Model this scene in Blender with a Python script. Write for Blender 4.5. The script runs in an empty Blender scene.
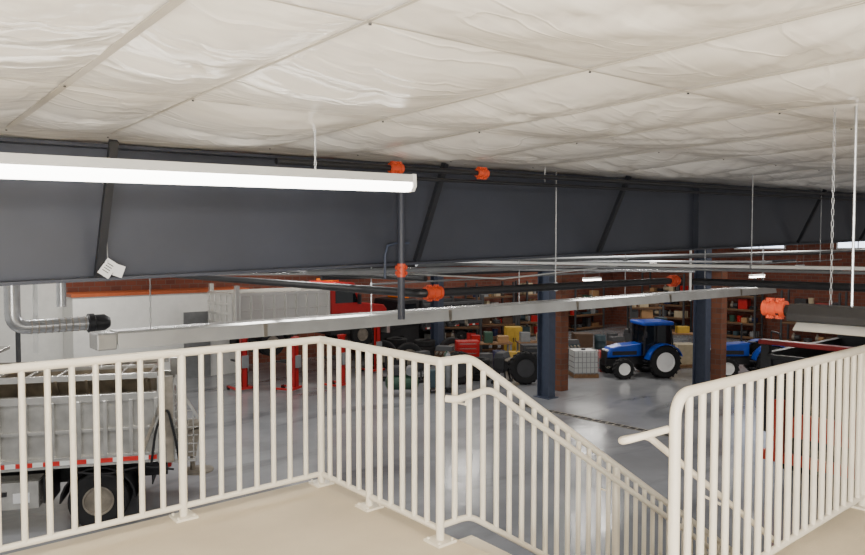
import bpy, bmesh, math, random
from mathutils import Vector, Matrix, noise
random.seed(7)
S = bpy.context.scene
COL = S.collection
R = math.radians
PI = math.pi
CAM = Vector((0, 0, 5.22)); YAW = R(40); PITCH = R(2.17); F = 700.0
fw = Vector((math.sin(YAW)*math.cos(PITCH), math.cos(YAW)*math.cos(PITCH), -math.sin(PITCH)))
rt = Vector((math.cos(YAW), -math.sin(YAW), 0)); up = rt.cross(fw)
MZ = 3.5            # mezzanine floor level
SL = 0.028          # roof slope along x
def ray(px, py): return fw + rt*((px-432.5)/F) + up*(-(py-277.5)/F)
def G(px, py, z=0.0):
    d = ray(px, py); return CAM + d*((z-CAM.z)/d.z)
def atY(px, py, y):
    d = ray(px, py); return CAM + d*(y/d.y)
def ceilz(x): return 6.0 + SL*x

# ---------------------------------------------------------------- materials
def lin(c):
    return tuple(((v/255)/12.92 if v/255 <= .04045 else ((v/255+.055)/1.055)**2.4) for v in c)
MATS = {}
def mat(name, rgb, rough=.5, metal=0.0, var=.10, scale=5.0, bump=0.0, bscale=40.0, emit=0.0, spec=.5):
    if name in MATS: return MATS[name]
    m = bpy.data.materials.new(name); m.use_nodes = True
    nt = m.node_tree; N = nt.nodes; L = nt.links
    b = N['Principled BSDF']
    c = lin(rgb)
    tc = N.new('ShaderNodeTexCoord')
    nz = N.new('ShaderNodeTexNoise'); nz.inputs['Scale'].default_value = scale; nz.inputs['Detail'].default_value = 4
    L.new(tc.outputs['Object'], nz.inputs['Vector'])
    rp = N.new('ShaderNodeValToRGB')
    rp.color_ramp.elements[0].position = .3; rp.color_ramp.elements[1].position = .7
    rp.color_ramp.elements[0].color = tuple(v*(1-var) for v in c)+(1,)
    rp.color_ramp.elements[1].color = tuple(min(1, v*(1+var)) for v in c)+(1,)
    L.new(nz.outputs['Fac'], rp.inputs['Fac']); L.new(rp.outputs['Color'], b.inputs['Base Color'])
    b.inputs['Roughness'].default_value = rough; b.inputs['Metallic'].default_value = metal
    b.inputs['Specular IOR Level'].default_value = spec
    if bump:
        n2 = N.new('ShaderNodeTexNoise'); n2.inputs['Scale'].default_value = bscale; n2.inputs['Detail'].default_value = 3
        L.new(tc.outputs['Object'], n2.inputs['Vector'])
        bp = N.new('ShaderNodeBump'); bp.inputs['Strength'].default_value = bump; bp.inputs['Distance'].default_value = .02
        L.new(n2.outputs['Fac'], bp.inputs['Height']); L.new(bp.outputs['Normal'], b.inputs['Normal'])
    if emit:
        b.inputs['Emission Color'].default_value = c+(1,); b.inputs['Emission Strength'].default_value = emit
    MATS[name] = m
    return m
def brick_mat(name, c1, c2, mortar, scale=1.0):
    m = bpy.data.materials.new(name); m.use_nodes = True
    nt = m.node_tree; N = nt.nodes; L = nt.links; b = N['Principled BSDF']
    tc = N.new('ShaderNodeTexCoord'); sp = N.new('ShaderNodeSeparateXYZ'); L.new(tc.outputs['Object'], sp.inputs[0])
    ad = N.new('ShaderNodeMath'); ad.operation = 'ADD'; L.new(sp.outputs[0], ad.inputs[0]); L.new(sp.outputs[1], ad.inputs[1])
    cb = N.new('ShaderNodeCombineXYZ'); L.new(ad.outputs[0], cb.inputs[0]); L.new(sp.outputs[2], cb.inputs[1])
    bt = N.new('ShaderNodeTexBrick'); L.new(cb.outputs[0], bt.inputs['Vector'])
    bt.inputs['Color1'].default_value = lin(c1)+(1,); bt.inputs['Color2'].default_value = lin(c2)+(1,); bt.inputs['Mortar'].default_value = lin(mortar)+(1,)
    bt.inputs['Scale'].default_value = scale; bt.inputs['Brick Width'].default_value = .4; bt.inputs['Row Height'].default_value = .2; bt.inputs['Mortar Size'].default_value = .012
    L.new(bt.outputs['Color'], b.inputs['Base Color']); b.inputs['Roughness'].default_value = .85
    MATS[name] = m
    return m
def stripe_mat(name):
    m = bpy.data.materials.new(name); m.use_nodes = True
    nt = m.node_tree; N = nt.nodes; L = nt.links; b = N['Principled BSDF']
    tc = N.new('ShaderNodeTexCoord'); sp = N.new('ShaderNodeSeparateXYZ'); L.new(tc.outputs['Object'], sp.inputs[0])
    mu = N.new('ShaderNodeMath'); mu.operation = 'MULTIPLY'; mu.inputs[1].default_value = 1/.45; L.new(sp.outputs[0], mu.inputs[0])
    fr = N.new('ShaderNodeMath'); fr.operation = 'FRACT'; L.new(mu.outputs[0], fr.inputs[0])
    gt = N.new('ShaderNodeMath'); gt.operation = 'GREATER_THAN'; gt.inputs[1].default_value = .62; L.new(fr.outputs[0], gt.inputs[0])
    mx = N.new('ShaderNodeMix'); mx.data_type = 'RGBA'; L.new(gt.outputs[0], mx.inputs['Factor'])
    mx.inputs[6].default_value = lin((205, 40, 35))+(1,); mx.inputs[7].default_value = lin((235, 235, 230))+(1,)
    L.new(mx.outputs[2], b.inputs['Base Color']); b.inputs['Roughness'].default_value = .4
    MATS[name] = m
    return m
def floor_mat():
    m = bpy.data.materials.new('grey_epoxy'); m.use_nodes = True
    nt = m.node_tree; N = nt.nodes; L = nt.links; b = N['Principled BSDF']
    tc = N.new('ShaderNodeTexCoord')
    n1 = N.new('ShaderNodeTexNoise'); n1.inputs['Scale'].default_value = .25; n1.inputs['Detail'].default_value = 5; n1.inputs['Roughness'].default_value = .6
    L.new(tc.outputs['Object'], n1.inputs['Vector'])
    r1 = N.new('ShaderNodeValToRGB'); e = r1.color_ramp.elements
    e[0].position = .3; e[0].color = lin((124, 126, 130))+(1,); e[1].position = .68; e[1].color = lin((150, 152, 156))+(1,)
    L.new(n1.outputs['Fac'], r1.inputs['Fac'])
    mp = N.new('ShaderNodeMapping'); mp.inputs['Scale'].default_value = (.2, .6, 1); mp.inputs['Rotation'].default_value = (0, 0, .15)
    L.new(tc.outputs['Object'], mp.inputs['Vector'])
    n4 = N.new('ShaderNodeTexNoise'); n4.inputs['Scale'].default_value = 1.0; n4.inputs['Detail'].default_value = 6; n4.inputs['Distortion'].default_value = .8
    L.new(mp.outputs[0], n4.inputs['Vector'])
    wr = N.new('ShaderNodeMapRange'); wr.inputs[1].default_value = .53; wr.inputs[2].default_value = .68; L.new(n4.outputs['Fac'], wr.inputs[0])
    mx = N.new('ShaderNodeMix'); mx.data_type = 'RGBA'; mx.inputs[7].default_value = lin((74, 76, 80))+(1,)
    wm = N.new('ShaderNodeMath'); wm.operation = 'MULTIPLY'; wm.inputs[1].default_value = .65; L.new(wr.outputs[0], wm.inputs[0])
    L.new(wm.outputs[0], mx.inputs['Factor']); L.new(r1.outputs['Color'], mx.inputs[6]); L.new(mx.outputs[2], b.inputs['Base Color'])
    n2 = N.new('ShaderNodeTexNoise'); n2.inputs['Scale'].default_value = .5; n2.inputs['Detail'].default_value = 3
    L.new(tc.outputs['Object'], n2.inputs['Vector'])
    mr = N.new('ShaderNodeMapRange'); mr.inputs[1].default_value = .35; mr.inputs[2].default_value = .7; mr.inputs[3].default_value = .12; mr.inputs[4].default_value = .25
    L.new(n2.outputs['Fac'], mr.inputs[0]); L.new(mr.outputs[0], b.inputs['Roughness'])
    b.inputs['Specular IOR Level'].default_value = .65
    n3 = N.new('ShaderNodeTexNoise'); n3.inputs['Scale'].default_value = 3; L.new(tc.outputs['Object'], n3.inputs['Vector'])
    bp = N.new('ShaderNodeBump'); bp.inputs['Strength'].default_value = .08; bp.inputs['Distance'].default_value = .05
    L.new(n3.outputs['Fac'], bp.inputs['Height']); L.new(bp.outputs['Normal'], b.inputs['Normal'])
    MATS['floor'] = m
    return m
def vinyl_mat():
    m = bpy.data.materials.new('white_vinyl'); m.use_nodes = True
    nt = m.node_tree; N = nt.nodes; L = nt.links; b = N['Principled BSDF']
    b.inputs['Base Color'].default_value = lin((252, 248, 241))+(1,); b.inputs['Roughness'].default_value = .22
    b.inputs['Specular IOR Level'].default_value = .95
    tc = N.new('ShaderNodeTexCoord')
    mp = N.new('ShaderNodeMapping'); mp.inputs['Rotation'].default_value = (0, 0, .75); mp.inputs['Scale'].default_value = (.8, 2.6, 1)
    L.new(tc.outputs['Object'], mp.inputs['Vector'])
    n1 = N.new('ShaderNodeTexNoise'); n1.inputs['Scale'].default_value = 1.7; n1.inputs['Detail'].default_value = 2; n1.inputs['Distortion'].default_value = .9
    L.new(mp.outputs[0], n1.inputs['Vector'])
    mp2 = N.new('ShaderNodeMapping'); mp2.inputs['Rotation'].default_value = (0, 0, -.5); mp2.inputs['Scale'].default_value = (.7, 1.7, 1)
    L.new(tc.outputs['Object'], mp2.inputs['Vector'])
    n2 = N.new('ShaderNodeTexNoise'); n2.inputs['Scale'].default_value = 1.5; n2.inputs['Detail'].default_value = 1.5; n2.inputs['Distortion'].default_value = .6
    L.new(mp2.outputs[0], n2.inputs['Vector'])
    s1 = N.new('ShaderNodeMath'); s1.operation = 'SUBTRACT'; s1.inputs[1].default_value = .5; L.new(n2.outputs['Fac'], s1.inputs[0])
    s2 = N.new('ShaderNodeMath'); s2.operation = 'ABSOLUTE'; L.new(s1.outputs[0], s2.inputs[0])
    s3 = N.new('ShaderNodeMapRange'); s3.inputs[1].default_value = 0; s3.inputs[2].default_value = .03; s3.inputs[3].default_value = .22; s3.inputs[4].default_value = 0; L.new(s2.outputs[0], s3.inputs[0])
    ad = N.new('ShaderNodeMath'); ad.operation = 'ADD'; L.new(n1.outputs['Fac'], ad.inputs[0]); L.new(s3.outputs[0], ad.inputs[1])
    bp = N.new('ShaderNodeBump'); bp.inputs['Strength'].default_value = .26; bp.inputs['Distance'].default_value = .05
    L.new(ad.outputs[0], bp.inputs['Height']); L.new(bp.outputs['Normal'], b.inputs['Normal'])
    MATS['vinyl'] = m
    return m

CREAM = mat('cream_paint', (234, 225, 206), .38, var=.03, scale=9)
TAN = mat('tan_coating', (206, 192, 166), .6, var=.08, scale=2.2, bump=.15, bscale=90)
SLATE = mat('slate_steel', (58, 61, 71), .5, var=.14, scale=1.2)
BRACE = mat('brace_steel', (34, 36, 42), .5, var=.08)
BLUECOL = mat('blue_steel', (64, 72, 90), .5, var=.1)
BLACK = mat('black_pipe', (34, 34, 37), .45, var=.2)
DARK = mat('dark_rubber', (26, 26, 28), .8, var=.2)
ORANGE = mat('orange_coupling', (204, 76, 42), .45, var=.08)
GALV = mat('galvanised', (196, 197, 198), .26, .6, var=.12, scale=12)
SHINY = mat('shiny_reflector', (206, 205, 200), .25, .5, var=.12, scale=2.5)
STEEL = mat('stainless', (200, 198, 192), .2, .65, var=.18, scale=4, bump=.1, bscale=12)
STEEL2 = mat('bright_stainless', (214, 213, 208), .22, .55, var=.06, scale=1.5)
STEELD = mat('dull_steel', (140, 132, 120), .5, .35, var=.3, scale=5)
SALTY = mat('hopper_steel', (126, 114, 96), .4, .5, var=.4, scale=3)
WHITE = mat('white_paint', (232, 232, 228), .5, var=.04)
PALE = mat('pale_housing', (198, 198, 194), .5, var=.03)
RIMW = mat('white_rim', (250, 250, 248), .45, var=.02)
TANKW = mat('cloudy_plastic', (184, 186, 184), .45, var=.06)
RED = mat('red_paint', (180, 26, 28), .35, var=.08)
REDD = mat('dark_red_paint', (146, 26, 24), .4, var=.12)
REDO = mat('orange_red_paint', (190, 56, 34), .4, var=.1)
BLUE = mat('tractor_blue', (20, 66, 168), .28, var=.08)
NAVY = mat('navy_paint', (34, 42, 78), .4)
GLASS = mat('dark_glass', (22, 27, 33), .06, var=.1)
YEL = mat('yellow_paint', (184, 150, 56), .5)
GREEN = mat('green_paint', (48, 80, 64), .5)
WOOD = mat('brown_wood', (124, 92, 62), .65, var=.25, scale=10)
CARD = mat('cardboard', (160, 124, 86), .8, var=.12)
ORP = mat('orange_paint', (168, 84, 46), .5)
GREY = mat('grey_paint', (128, 130, 132), .5)
BRN = mat('dark_brown', (88, 65, 48), .7)
DGREY = mat('dark_grey_paint', (62, 63, 66), .6)
TEAL = mat('dull_teal', (52, 72, 80), .6)
BEIGE = mat('dull_beige', (180, 166, 138), .7)
BRICK = brick_mat('red_brick', (124, 67, 50), (100, 55, 44), (104, 90, 82))
BRICKO = brick_mat('orange_brick', (124, 74, 52), (100, 60, 44), (96, 78, 68))
STRIPE = stripe_mat('red_white_tape')
VINYL = vinyl_mat(); FLOOR = floor_mat()
LED = mat('led_glow', (255, 252, 245), .4, emit=11.0, var=0)
LED2 = mat('led_far', (255, 250, 240), .4, emit=14.0, var=0)
PANE = mat('daylight_pane', (225, 235, 255), .3, emit=4.0, var=0)
PAPER = mat('paper', (225, 225, 225), .8, var=.03)
AMBER = mat('amber_lens', (230, 120, 20), .3)

# ---------------------------------------------------------------- mesh helpers
class MB:
    def __init__(s): s.bm = bmesh.new()
    def box(s, c, d, rot=None):
        M = Matrix.Translation(Vector(c)) @ (rot.to_4x4() if rot else Matrix.Identity(4)) @ Matrix.Diagonal((d[0], d[1], d[2], 1))
        bmesh.ops.create_cube(s.bm, size=1, matrix=M); return s
    def bb(s, x0, x1, y0, y1, z0, z1): return s.box(((x0+x1)/2, (y0+y1)/2, (z0+z1)/2), (x1-x0, y1-y0, z1-z0))
    def bar(s, p0, p1, w, h):
        p0 = Vector(p0); p1 = Vector(p1); d = p1-p0; L = d.length
        q = d.to_track_quat('X', 'Z')
        return s.box((p0+p1)/2, (L, w, h), q.to_matrix())
    def cyl(s, p0, p1, r, r2=None, seg=12):
        p0 = Vector(p0); p1 = Vector(p1); d = p1-p0
        q = d.to_track_quat('Z', 'Y')
        M = Matrix.Translation((p0+p1)/2) @ q.to_matrix().to_4x4()
        bmesh.ops.create_cone(s.bm, cap_ends=True, segments=seg, radius1=r, radius2=r if r2 is None else r2, depth=d.length, matrix=M); return s
    def sph(s, c, r, sc=(1, 1, 1), u=12, v=8):
        bmesh.ops.create_uvsphere(s.bm, u_segments=u, v_segments=v, radius=r, matrix=Matrix.Translation(Vector(c)) @ Matrix.Diagonal((sc[0], sc[1], sc[2], 1))); return s
    def mesh(s, vs, fs):
        v = [s.bm.verts.new(p) for p in vs]
        for f in fs: s.bm.faces.new([v[i] for i in f])
        return s
    def prism(s, pts, ax, a, b):
        def P(p, h): return {'x': (h, p[0], p[1]), 'y': (p[0], h, p[1]), 'z': (p[0], p[1], h)}[ax]
        n = len(pts)
        vs = [P(p, a) for p in pts]+[P(p, b) for p in pts]
        fs = [list(range(n))[::-1], list(range(n, 2*n))]+[[i, (i+1) % n, n+(i+1) % n, n+i] for i in range(n)]
        return s.mesh(vs, fs)
    def lathe(s, prof, o, ax='y', seg=24, closed=False):
        rings = []
        for r, h in prof:
            ring = []
            for k in range(seg):
                a = 2*PI*k/seg; c = r*math.cos(a); d = r*math.sin(a)
                p = {'y': (c, h, d), 'z': (c, d, h), 'x': (h, c, d)}[ax]
                ring.append(s.bm.verts.new((o[0]+p[0], o[1]+p[1], o[2]+p[2])))
            rings.append(ring)
        n = len(rings)
        for i in range(n if closed else n-1):
            A = rings[i]; B = rings[(i+1) % n]
            for k in range(seg): s.bm.faces.new((A[k], A[(k+1) % seg], B[(k+1) % seg], B[k]))
        if not closed:
            s.bm.faces.new(rings[0][::-1]); s.bm.faces.new(rings[-1])
        return s
    def sweep(s, pts, r, seg=10):
        pts = [Vector(p) for p in pts]; n = len(pts)
        T = [(pts[min(i+1, n-1)]-pts[max(i-1, 0)]).normalized() for i in range(n)]
        ref = Vector((0, 0, 1)) if abs(T[0].z) < .9 else Vector((1, 0, 0))
        nr = (ref - T[0]*ref.dot(T[0])).normalized(); rings = []
        for i in range(n):
            nr = (nr - T[i]*nr.dot(T[i])).normalized(); bn = T[i].cross(nr)
            rings.append([s.bm.verts.new(pts[i]+(nr*math.cos(2*PI*k/seg)+bn*math.sin(2*PI*k/seg))*r) for k in range(seg)])
        for A, B in zip(rings, rings[1:]):
            for k in range(seg): s.bm.faces.new((A[k], A[(k+1) % seg], B[(k+1) % seg], B[k]))
        s.bm.faces.new(rings[0][::-1]); s.bm.faces.new(rings[-1]); return s
    def build(s, name, m, parent=None, smooth=False, bevel=0, off=None, pivot=None):
        bm = s.bm
        bmesh.ops.recalc_face_normals(bm, faces=bm.faces[:])
        if off is not None: bmesh.ops.translate(bm, verts=bm.verts[:], vec=-Vector(off))
        loc = None
        if parent is None and pivot != 'world':
            xs = [v.co for v in bm.verts]
            lo = Vector([min(c[i] for c in xs) for i in range(3)]); hi = Vector([max(c[i] for c in xs) for i in range(3)])
            loc = Vector(((lo.x+hi.x)/2, (lo.y+hi.y)/2, lo.z))
            bmesh.ops.translate(bm, verts=bm.verts[:], vec=-loc)
        me = bpy.data.meshes.new(name); bm.to_mesh(me); bm.free()
        me.materials.append(m)
        if smooth:
            me.polygons.foreach_set('use_smooth', [True]*len(me.polygons)); me.set_sharp_from_angle(angle=R(38))
        o = bpy.data.objects.new(name, me); COL.objects.link(o)
        if parent: o.parent = parent
        if loc is not None: o.location = loc
        if bevel:
            b = o.modifiers.new('bevel', 'BEVEL'); b.width = bevel; b.segments = 2; b.limit_method = 'ANGLE'
        return o
def tag(o, label, cat, group=None):
    o['label'] = label; o['category'] = cat
    if group: o['group'] = group
    return o
def thing(name, label, cat, loc=(0, 0, 0), rz=0, group=None):
    o = bpy.data.objects.new(name, None); COL.objects.link(o); o.empty_display_size = .2
    o.location = loc; o.rotation_euler = (0, 0, rz)
    return tag(o, label, cat, group)
def struct(o): o['kind'] = 'structure'; return o
def dup(root, loc, rz=None, label=None):
    r = root.copy(); COL.objects.link(r); r.location = loc
    if rz is not None: r.rotation_euler = (0, 0, rz)
    if label: r['label'] = label
    for ch in list(root.children):
        c = ch.copy(); COL.objects.link(c); c.parent = r
        for g in list(ch.children):
            d = g.copy(); COL.objects.link(d); d.parent = c
    return r
def fillet(pts, rad, n=5):
    pts = [Vector(p) for p in pts]; out = [pts[0]]
    for i in range(1, len(pts)-1):
        a, b, c = pts[i-1], pts[i], pts[i+1]
        d1 = (a-b); d2 = (c-b); q = min(rad, d1.length*.45, d2.length*.45)
        p1 = b+d1.normalized()*q; p2 = b+d2.normalized()*q
        for k in range(n+1):
            t = k/n; out.append(p1*(1-t)**2+b*2*t*(1-t)+p2*t*t)
    out.append(pts[-1]); return out

# ---------------------------------------------------------------- setting
struct(MB().bb(-8, 42, -6, 30, -.2, 0).build('floor', FLOOR, pivot='world'))
m = MB(); m.prism([(-7, -5), (6.6, -5), (6.6, 1.79), (2.76, 1.79), (2.76, 4.55), (-7, 4.55)], 'z', MZ-.22, MZ)
struct(m.build('floor_mezzanine', TAN, pivot='world'))
struct(MB().bb(6.5, 42.2, 30, 30.2, 0, 7.4).build('wall_back', BRICK, pivot='world'))
struct(MB().bb(-8, 6.5, 29.9, 30.2, 0, 7.4).build('wall_back_white', WHITE, pivot='world'))
struct(MB().bb(42, 42.2, -6, 30, 0, 7.4).build('wall_right', BRICK, pivot='world'))
# ceiling: white vinyl sheet, billowing between its straps
SX = [-7.2, -5.9, -4.7, -3.5, -2.3, -1.1, -.2, .81, 1.42, 2.65, 3.5, 4.6, 5.8, 7.0, 8.2, 9.4, 10.6, 11.8, 13, 14.2, 15.4, 16.6, 17.8, 19.0]
SY = [-5.2, -3.6, -1.9, -.6, .5, 2.03, 3.65, 5.2, 6.8]
XS = [-7+.07*i for i in range(0, 358)]+[18.06+1.5*i for i in range(0, 17)]
YS = [-5+.07*i for i in range(0, 154)]+[5.8+2.2*i for i in range(0, 12)]
def seg_t(v, L):
    for i in range(len(L)-1):
        if L[i] <= v < L[i+1]: return i, (v-L[i])/(L[i+1]-L[i]), L[i+1]-L[i]
    return 0, 0, 1
def fab(x, y):
    if y > 5.76 or x > 18.03: return ceilz(x)
    i, a, wa = seg_t(x, SX); j, b, wb = seg_t(y, SY)
    h = noise.cell(Vector((i+.5, j+.5, .5))); h2 = noise.cell(Vector((i+.5, j+.5, 9.5)))
    edge = 1 if y < 5.2 else .25
    sx = math.sin(PI*a)**.65; sy = .12+.88*math.sin(PI*b)**.65
    mid = 1-.3*math.exp(-((b-.5)/.04)**2)           # a light tape line across the middle of each bay
    sag = (.095+.03*h)*min(1, .3+wa*.6)*sx*sy*mid
    d1 = (a-b) if h2 > 0 else (a+b-1)
    cr = math.exp(-(d1/.045)**2)*.020*sx + math.exp(-((d1+.28)/.035)**2)*.011*sx + math.exp(-((d1-.33)/.04)**2)*.012*sx
    w = noise.noise(Vector((x*1.4+y*.7, y*1.1-x*.6, 3.0)))*.014
    return ceilz(x)+edge*(-sag+cr+w*sx*min(1, sy))
m = MB(); vv = [[m.bm.verts.new((x, y, fab(x, y))) for y in YS] for x in XS]
for i in range(len(XS)-1):
    for j in range(len(YS)-1): m.bm.faces.new((vv[i][j], vv[i+1][j], vv[i+1][j+1], vv[i][j+1]))
ceil = struct(m.build('ceiling', VINYL, pivot='world'))
ceil.data.polygons.foreach_set('use_smooth', [True]*len(ceil.data.polygons))
STRAP = mat('strap', (186, 180, 170), .5, var=.05)
for k, x in enumerate(SX[3:-1]):
    wd, dz = (.035, .026) if x == .81 else (.014, .018)
    MB().box((x, .1, ceilz(x)-dz), (wd, 10.0, .004)).build('strap', STRAP, ceil)
for k, y in enumerate(SY[1:-1]):
    wd = .006
    MB().mesh([(-5, y-wd, ceilz(-5)-.024), (18, y-wd, ceilz(18)-.024), (18, y+wd, ceilz(18)-.024), (-5, y+wd, ceilz(-5)-.024)], [(0, 1, 2, 3)]).build('strap', STRAP, ceil)
for x in SX[6:16]:
    for y in SY[4:8]: MB().lathe([(.006, -.034), (.006, -.028)], (x, y, ceilz(x)), 'z', 10).build('fastener', DGREY, ceil)
# daylight windows high on the right wall
for i, (y0, y1, z0, z1) in enumerate([(18.1, 21.0, 5.4, 6.4), (13.2, 15.2, 5.4, 6.4)]):
    w = MB()
    for (a, b, c, d) in [(y0-.08, y0, z0-.08, z1+.08), (y1, y1+.08, z0-.08, z1+.08), (y0, y1, z0-.08, z0), (y0, y1, z1, z1+.08)]: w.bb(41.88, 41.99, a, b, c, d)
    w.bb(41.9, 41.97, (y0+y1)/2-.03, (y0+y1)/2+.03, z0, z1)
    o = struct(w.build('window_%d' % (i+1), WHITE, pivot='world'))
    MB().bb(41.93, 41.96, y0, y1, z0, z1).build('pane', PANE, o)

# ---------------------------------------------------------------- roof girder
gx0, gx1, gy = -4.0, 40.0, 5.72
def zt(x): return 5.955+SL*x
def zb(x): return 4.975+SL*x
g = thing('roof_girder', 'deep dark slate steel roof girder running under the white quilted ceiling', 'girder', (gx0, gy, zb(gx0)))
def slab(y0, y1, f0, f1, x0=gx0, x1=gx1):
    return MB().mesh([(x0, y0, f0(x0)), (x1, y0, f0(x1)), (x1, y1, f0(x1)), (x0, y1, f0(x0)), (x0, y0, f1(x0)), (x1, y0, f1(x1)), (x1, y1, f1(x1)), (x0, y1, f1(x0))],
        [(0, 3, 2, 1), (4, 5, 6, 7), (0, 1, 5, 4), (1, 2, 6, 5), (2, 3, 7, 6), (3, 0, 4, 7)])
slab(gy-.01, gy+.01, zb, zt).build('web', SLATE, g, off=g.location)
slab(gy-.13, gy+.13, lambda x: zb(x)-.02, lambda x: zb(x)+.005).build('bottom_flange', SLATE, g, off=g.location)
slab(gy-.13, gy+.13, lambda x: zt(x)-.005, lambda x: zt(x)+.02).build('top_flange', SLATE, g, off=g.location)
for x in (10.05, 20.2): MB().bb(x-.008, x+.008, gy-.1, gy-.01, zb(x), zt(x)).build('stiffener', SLATE, g, off=g.location)
for x in (1.45, 4.5, 7.55, 13.6, 16.7): MB().bar((x, gy-.1, zb(x)+.02), (x, gy-.55, zt(x)-.01), .055, .05).build('flange_brace', BRACE, g, off=g.location)
# paper tags wired to the girder
t = thing('paper_tag', 'pair of white paper tags wired to the dark girder lower edge', 'tag', (1.5, 5.55, 5.02))
q = Matrix.Rotation(R(35), 3, 'Y')
MB().box((0, 0, .07), (.09, .004, .13), q).build('tag_sheet', PAPER, t)
MB().box((.08, .01, .05), (.07, .004, .09), Matrix.Rotation(R(20), 3, 'Y')).build('tag_sheet', PAPER, t)
m = MB()
for k in range(4): m.box((-.02+.012*k, -.004, .05+.016*k), (.05, .002, .006), q)
m.build('printed_lines', BLACK, t)
MB().cyl((0, 0, .12), (0, .1, .9), .004, seg=6).build('wire', GALV, t)

# ---------------------------------------------------------------- railings
RB, RP, RR = .0175, .025, .026
def post(parent, off, x, y, z0, z1):
    p = MB().cyl((x, y, z0), (x, y, z1), RP, seg=16).build('post', CREAM, parent, True, off=off)
    b = MB(); b.box((x, y, z0+.007), (.14, .14, .014))
    for sx in (-1, 1):
        for sy in (-1, 1): b.cyl((x+.05*sx, y+.05*sy, z0+.014), (x+.05*sx, y+.05*sy, z0+.026), .009, seg=6)
    b.build('base_plate', CREAM, p, off=off)
zT = MZ+1.07; zB = MZ+.075
YA, XB = 4.45, 2.66
def straight(name, label, a, b, posts, balu, end_post=True):
    a = Vector(a); b = Vector(b)
    t = thing(name, label, 'railing', (a.x, a.y, MZ)); off = t.location
    MB().cyl((a.x, a.y, zT), (b.x, b.y, zT), RR, seg=16).sph((b.x, b.y, zT), RR).build('top_rail', CREAM, t, True, off=off)
    MB().cyl((a.x, a.y, zB), (b.x, b.y, zB), .019, seg=12).build('bottom_rail', CREAM, t, True, off=off)
    for p in posts: post(t, off, p[0], p[1], MZ, zT)
    for p in balu: MB().cyl((p[0], p[1], zB), (p[0], p[1], zT), RB, seg=12).build('baluster', CREAM, t, True, off=off)
    return t
pa = [2.66, 1.635, .11, -1.4]
ba = []
for k in range(1, 40):
    x = 2.66-.1281*k
    if x > -1.6 and all(abs(x-p) > .05 for p in pa): ba.append((x, YA))
straight('guard_railing', 'long cream tube guard railing above the stainless dump truck', (-1.6, YA), (2.66, YA), [(p, YA) for p in pa], ba)
pb = [3.83, 3.10]
bb_ = [(XB, 4.45-.124*k) for k in range(1, 5)]+[(XB, 3.83-.1217*k) for k in range(1, 6)]
straight('guard_railing', 'short cream guard railing joining the rail corner to the top of the stairs', (XB, 4.42), (XB, 3.10), [(XB, p) for p in pb], bb_)
# stairs, going down along +x
RISE, RUN, NS = .1842, .288, 19
X0 = 2.80
st = thing('staircase', 'cream steel staircase going down from the mezzanine', 'stairs', (X0, 2.4, 0))
for k in range(1, NS):
    z = MZ-k*RISE; x = X0+(k-1)*RUN
    MB().bb(x-.02, x+RUN, 1.84, 3.04, z-.04, z).bb(x-.02, x, 1.84, 3.04, z, z+RISE-.045).build('tread', TAN, st, off=st.location)
xe = X0+NS*RUN
for y in (1.82, 3.065):
    MB().prism([(X0-.03, MZ-.02), (X0+.1, MZ-.02), (xe, .12), (xe, 0), (xe-.35, 0), (X0-.03, MZ-.32)], 'y', y-.02, y+.02).build('stringer', CREAM, st, off=st.location)
# left stair railing
ys = 3.10
t = thing('stair_railing', 'cream stair railing with handrail sloping down beside the far edge of the stairs', 'railing', (XB, ys, MZ)); off = t.location
xk = 2.90; sl = RISE/RUN
def topz(x): return zT if x < xk else zT-(x-xk)*sl
def botz(x): return zB+.02 if x < xk else zB+.02-(x-xk)*sl
MB().sweep(fillet([(XB, ys, zT), (xk, ys, zT), (xe-.1, ys, topz(xe-.1))], .08), RR, 14).build('top_rail', CREAM, t, True, off=off)
MB().sweep(fillet([(XB, ys, zB+.02), (xk, ys, zB+.02), (xe-.1, ys, botz(xe-.1))], .08), .019, 12).build('bottom_rail', CREAM, t, True, off=off)
MB().sweep(fillet([(XB+.02, ys-.03, zT-.215), (XB+.05, ys-.09, zT-.215), (xk+.08, ys-.09, zT-.19), (xe-.1, ys-.09, topz(xe-.1)-.16)], .06), .021, 14).build('handrail', CREAM, t, True, off=off)
for x in (2.8, 4.2, 5.6, 7.0): MB().sweep([(x, ys, topz(x)-.26), (x, ys-.07, topz(x)-.26), (x, ys-.09, topz(x)-.2)], .008, 6).build('bracket', CREAM, t, True, off=off)
x = XB+.115
while x < xe-.2:
    MB().cyl((x, ys, botz(x)), (x, ys, topz(x)), RB, seg=10).build('baluster', CREAM, t, True, off=off); x += .118
for x in (4.4, 6.2, xe-.12): MB().cyl((x, ys, max(0, botz(x)-.12)), (x, ys, topz(x)), RP, seg=12).build('post', CREAM, t, True, off=off)
# right guard beside the stair opening
yr = 1.70; xr0, xr1 = 2.86, 6.55
t = thing('guard_railing', 'cream guard railing with rounded end on near side of the stair opening', 'railing', (xr0, yr, MZ)); off = t.location
MB().sweep(fillet([(xr0, yr, MZ+.0), (xr0, yr, zT), (xr1, yr, zT)], .12, 8), RR, 16).build('top_rail', CREAM, t, True, off=off)
MB().cyl((xr0, yr, zB), (xr1, yr, zB), .019).build('bottom_rail', CREAM, t, True, off=off)
for x in (5.2, 6.5): post(t, off, x, yr, MZ, zT)
b = MB(); b.box((xr0, yr, MZ+.007), (.14, .14, .014)); b.build('base_plate', CREAM, t, off=off)
x = xr0+.118
while x < xr1-.03:
    if abs(x-5.2) > .05 and abs(x-6.5) > .05: MB().cyl((x, yr, zB), (x, yr, zT), RB, seg=12).build('baluster', CREAM, t, True, off=off)
    x += .118
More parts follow.
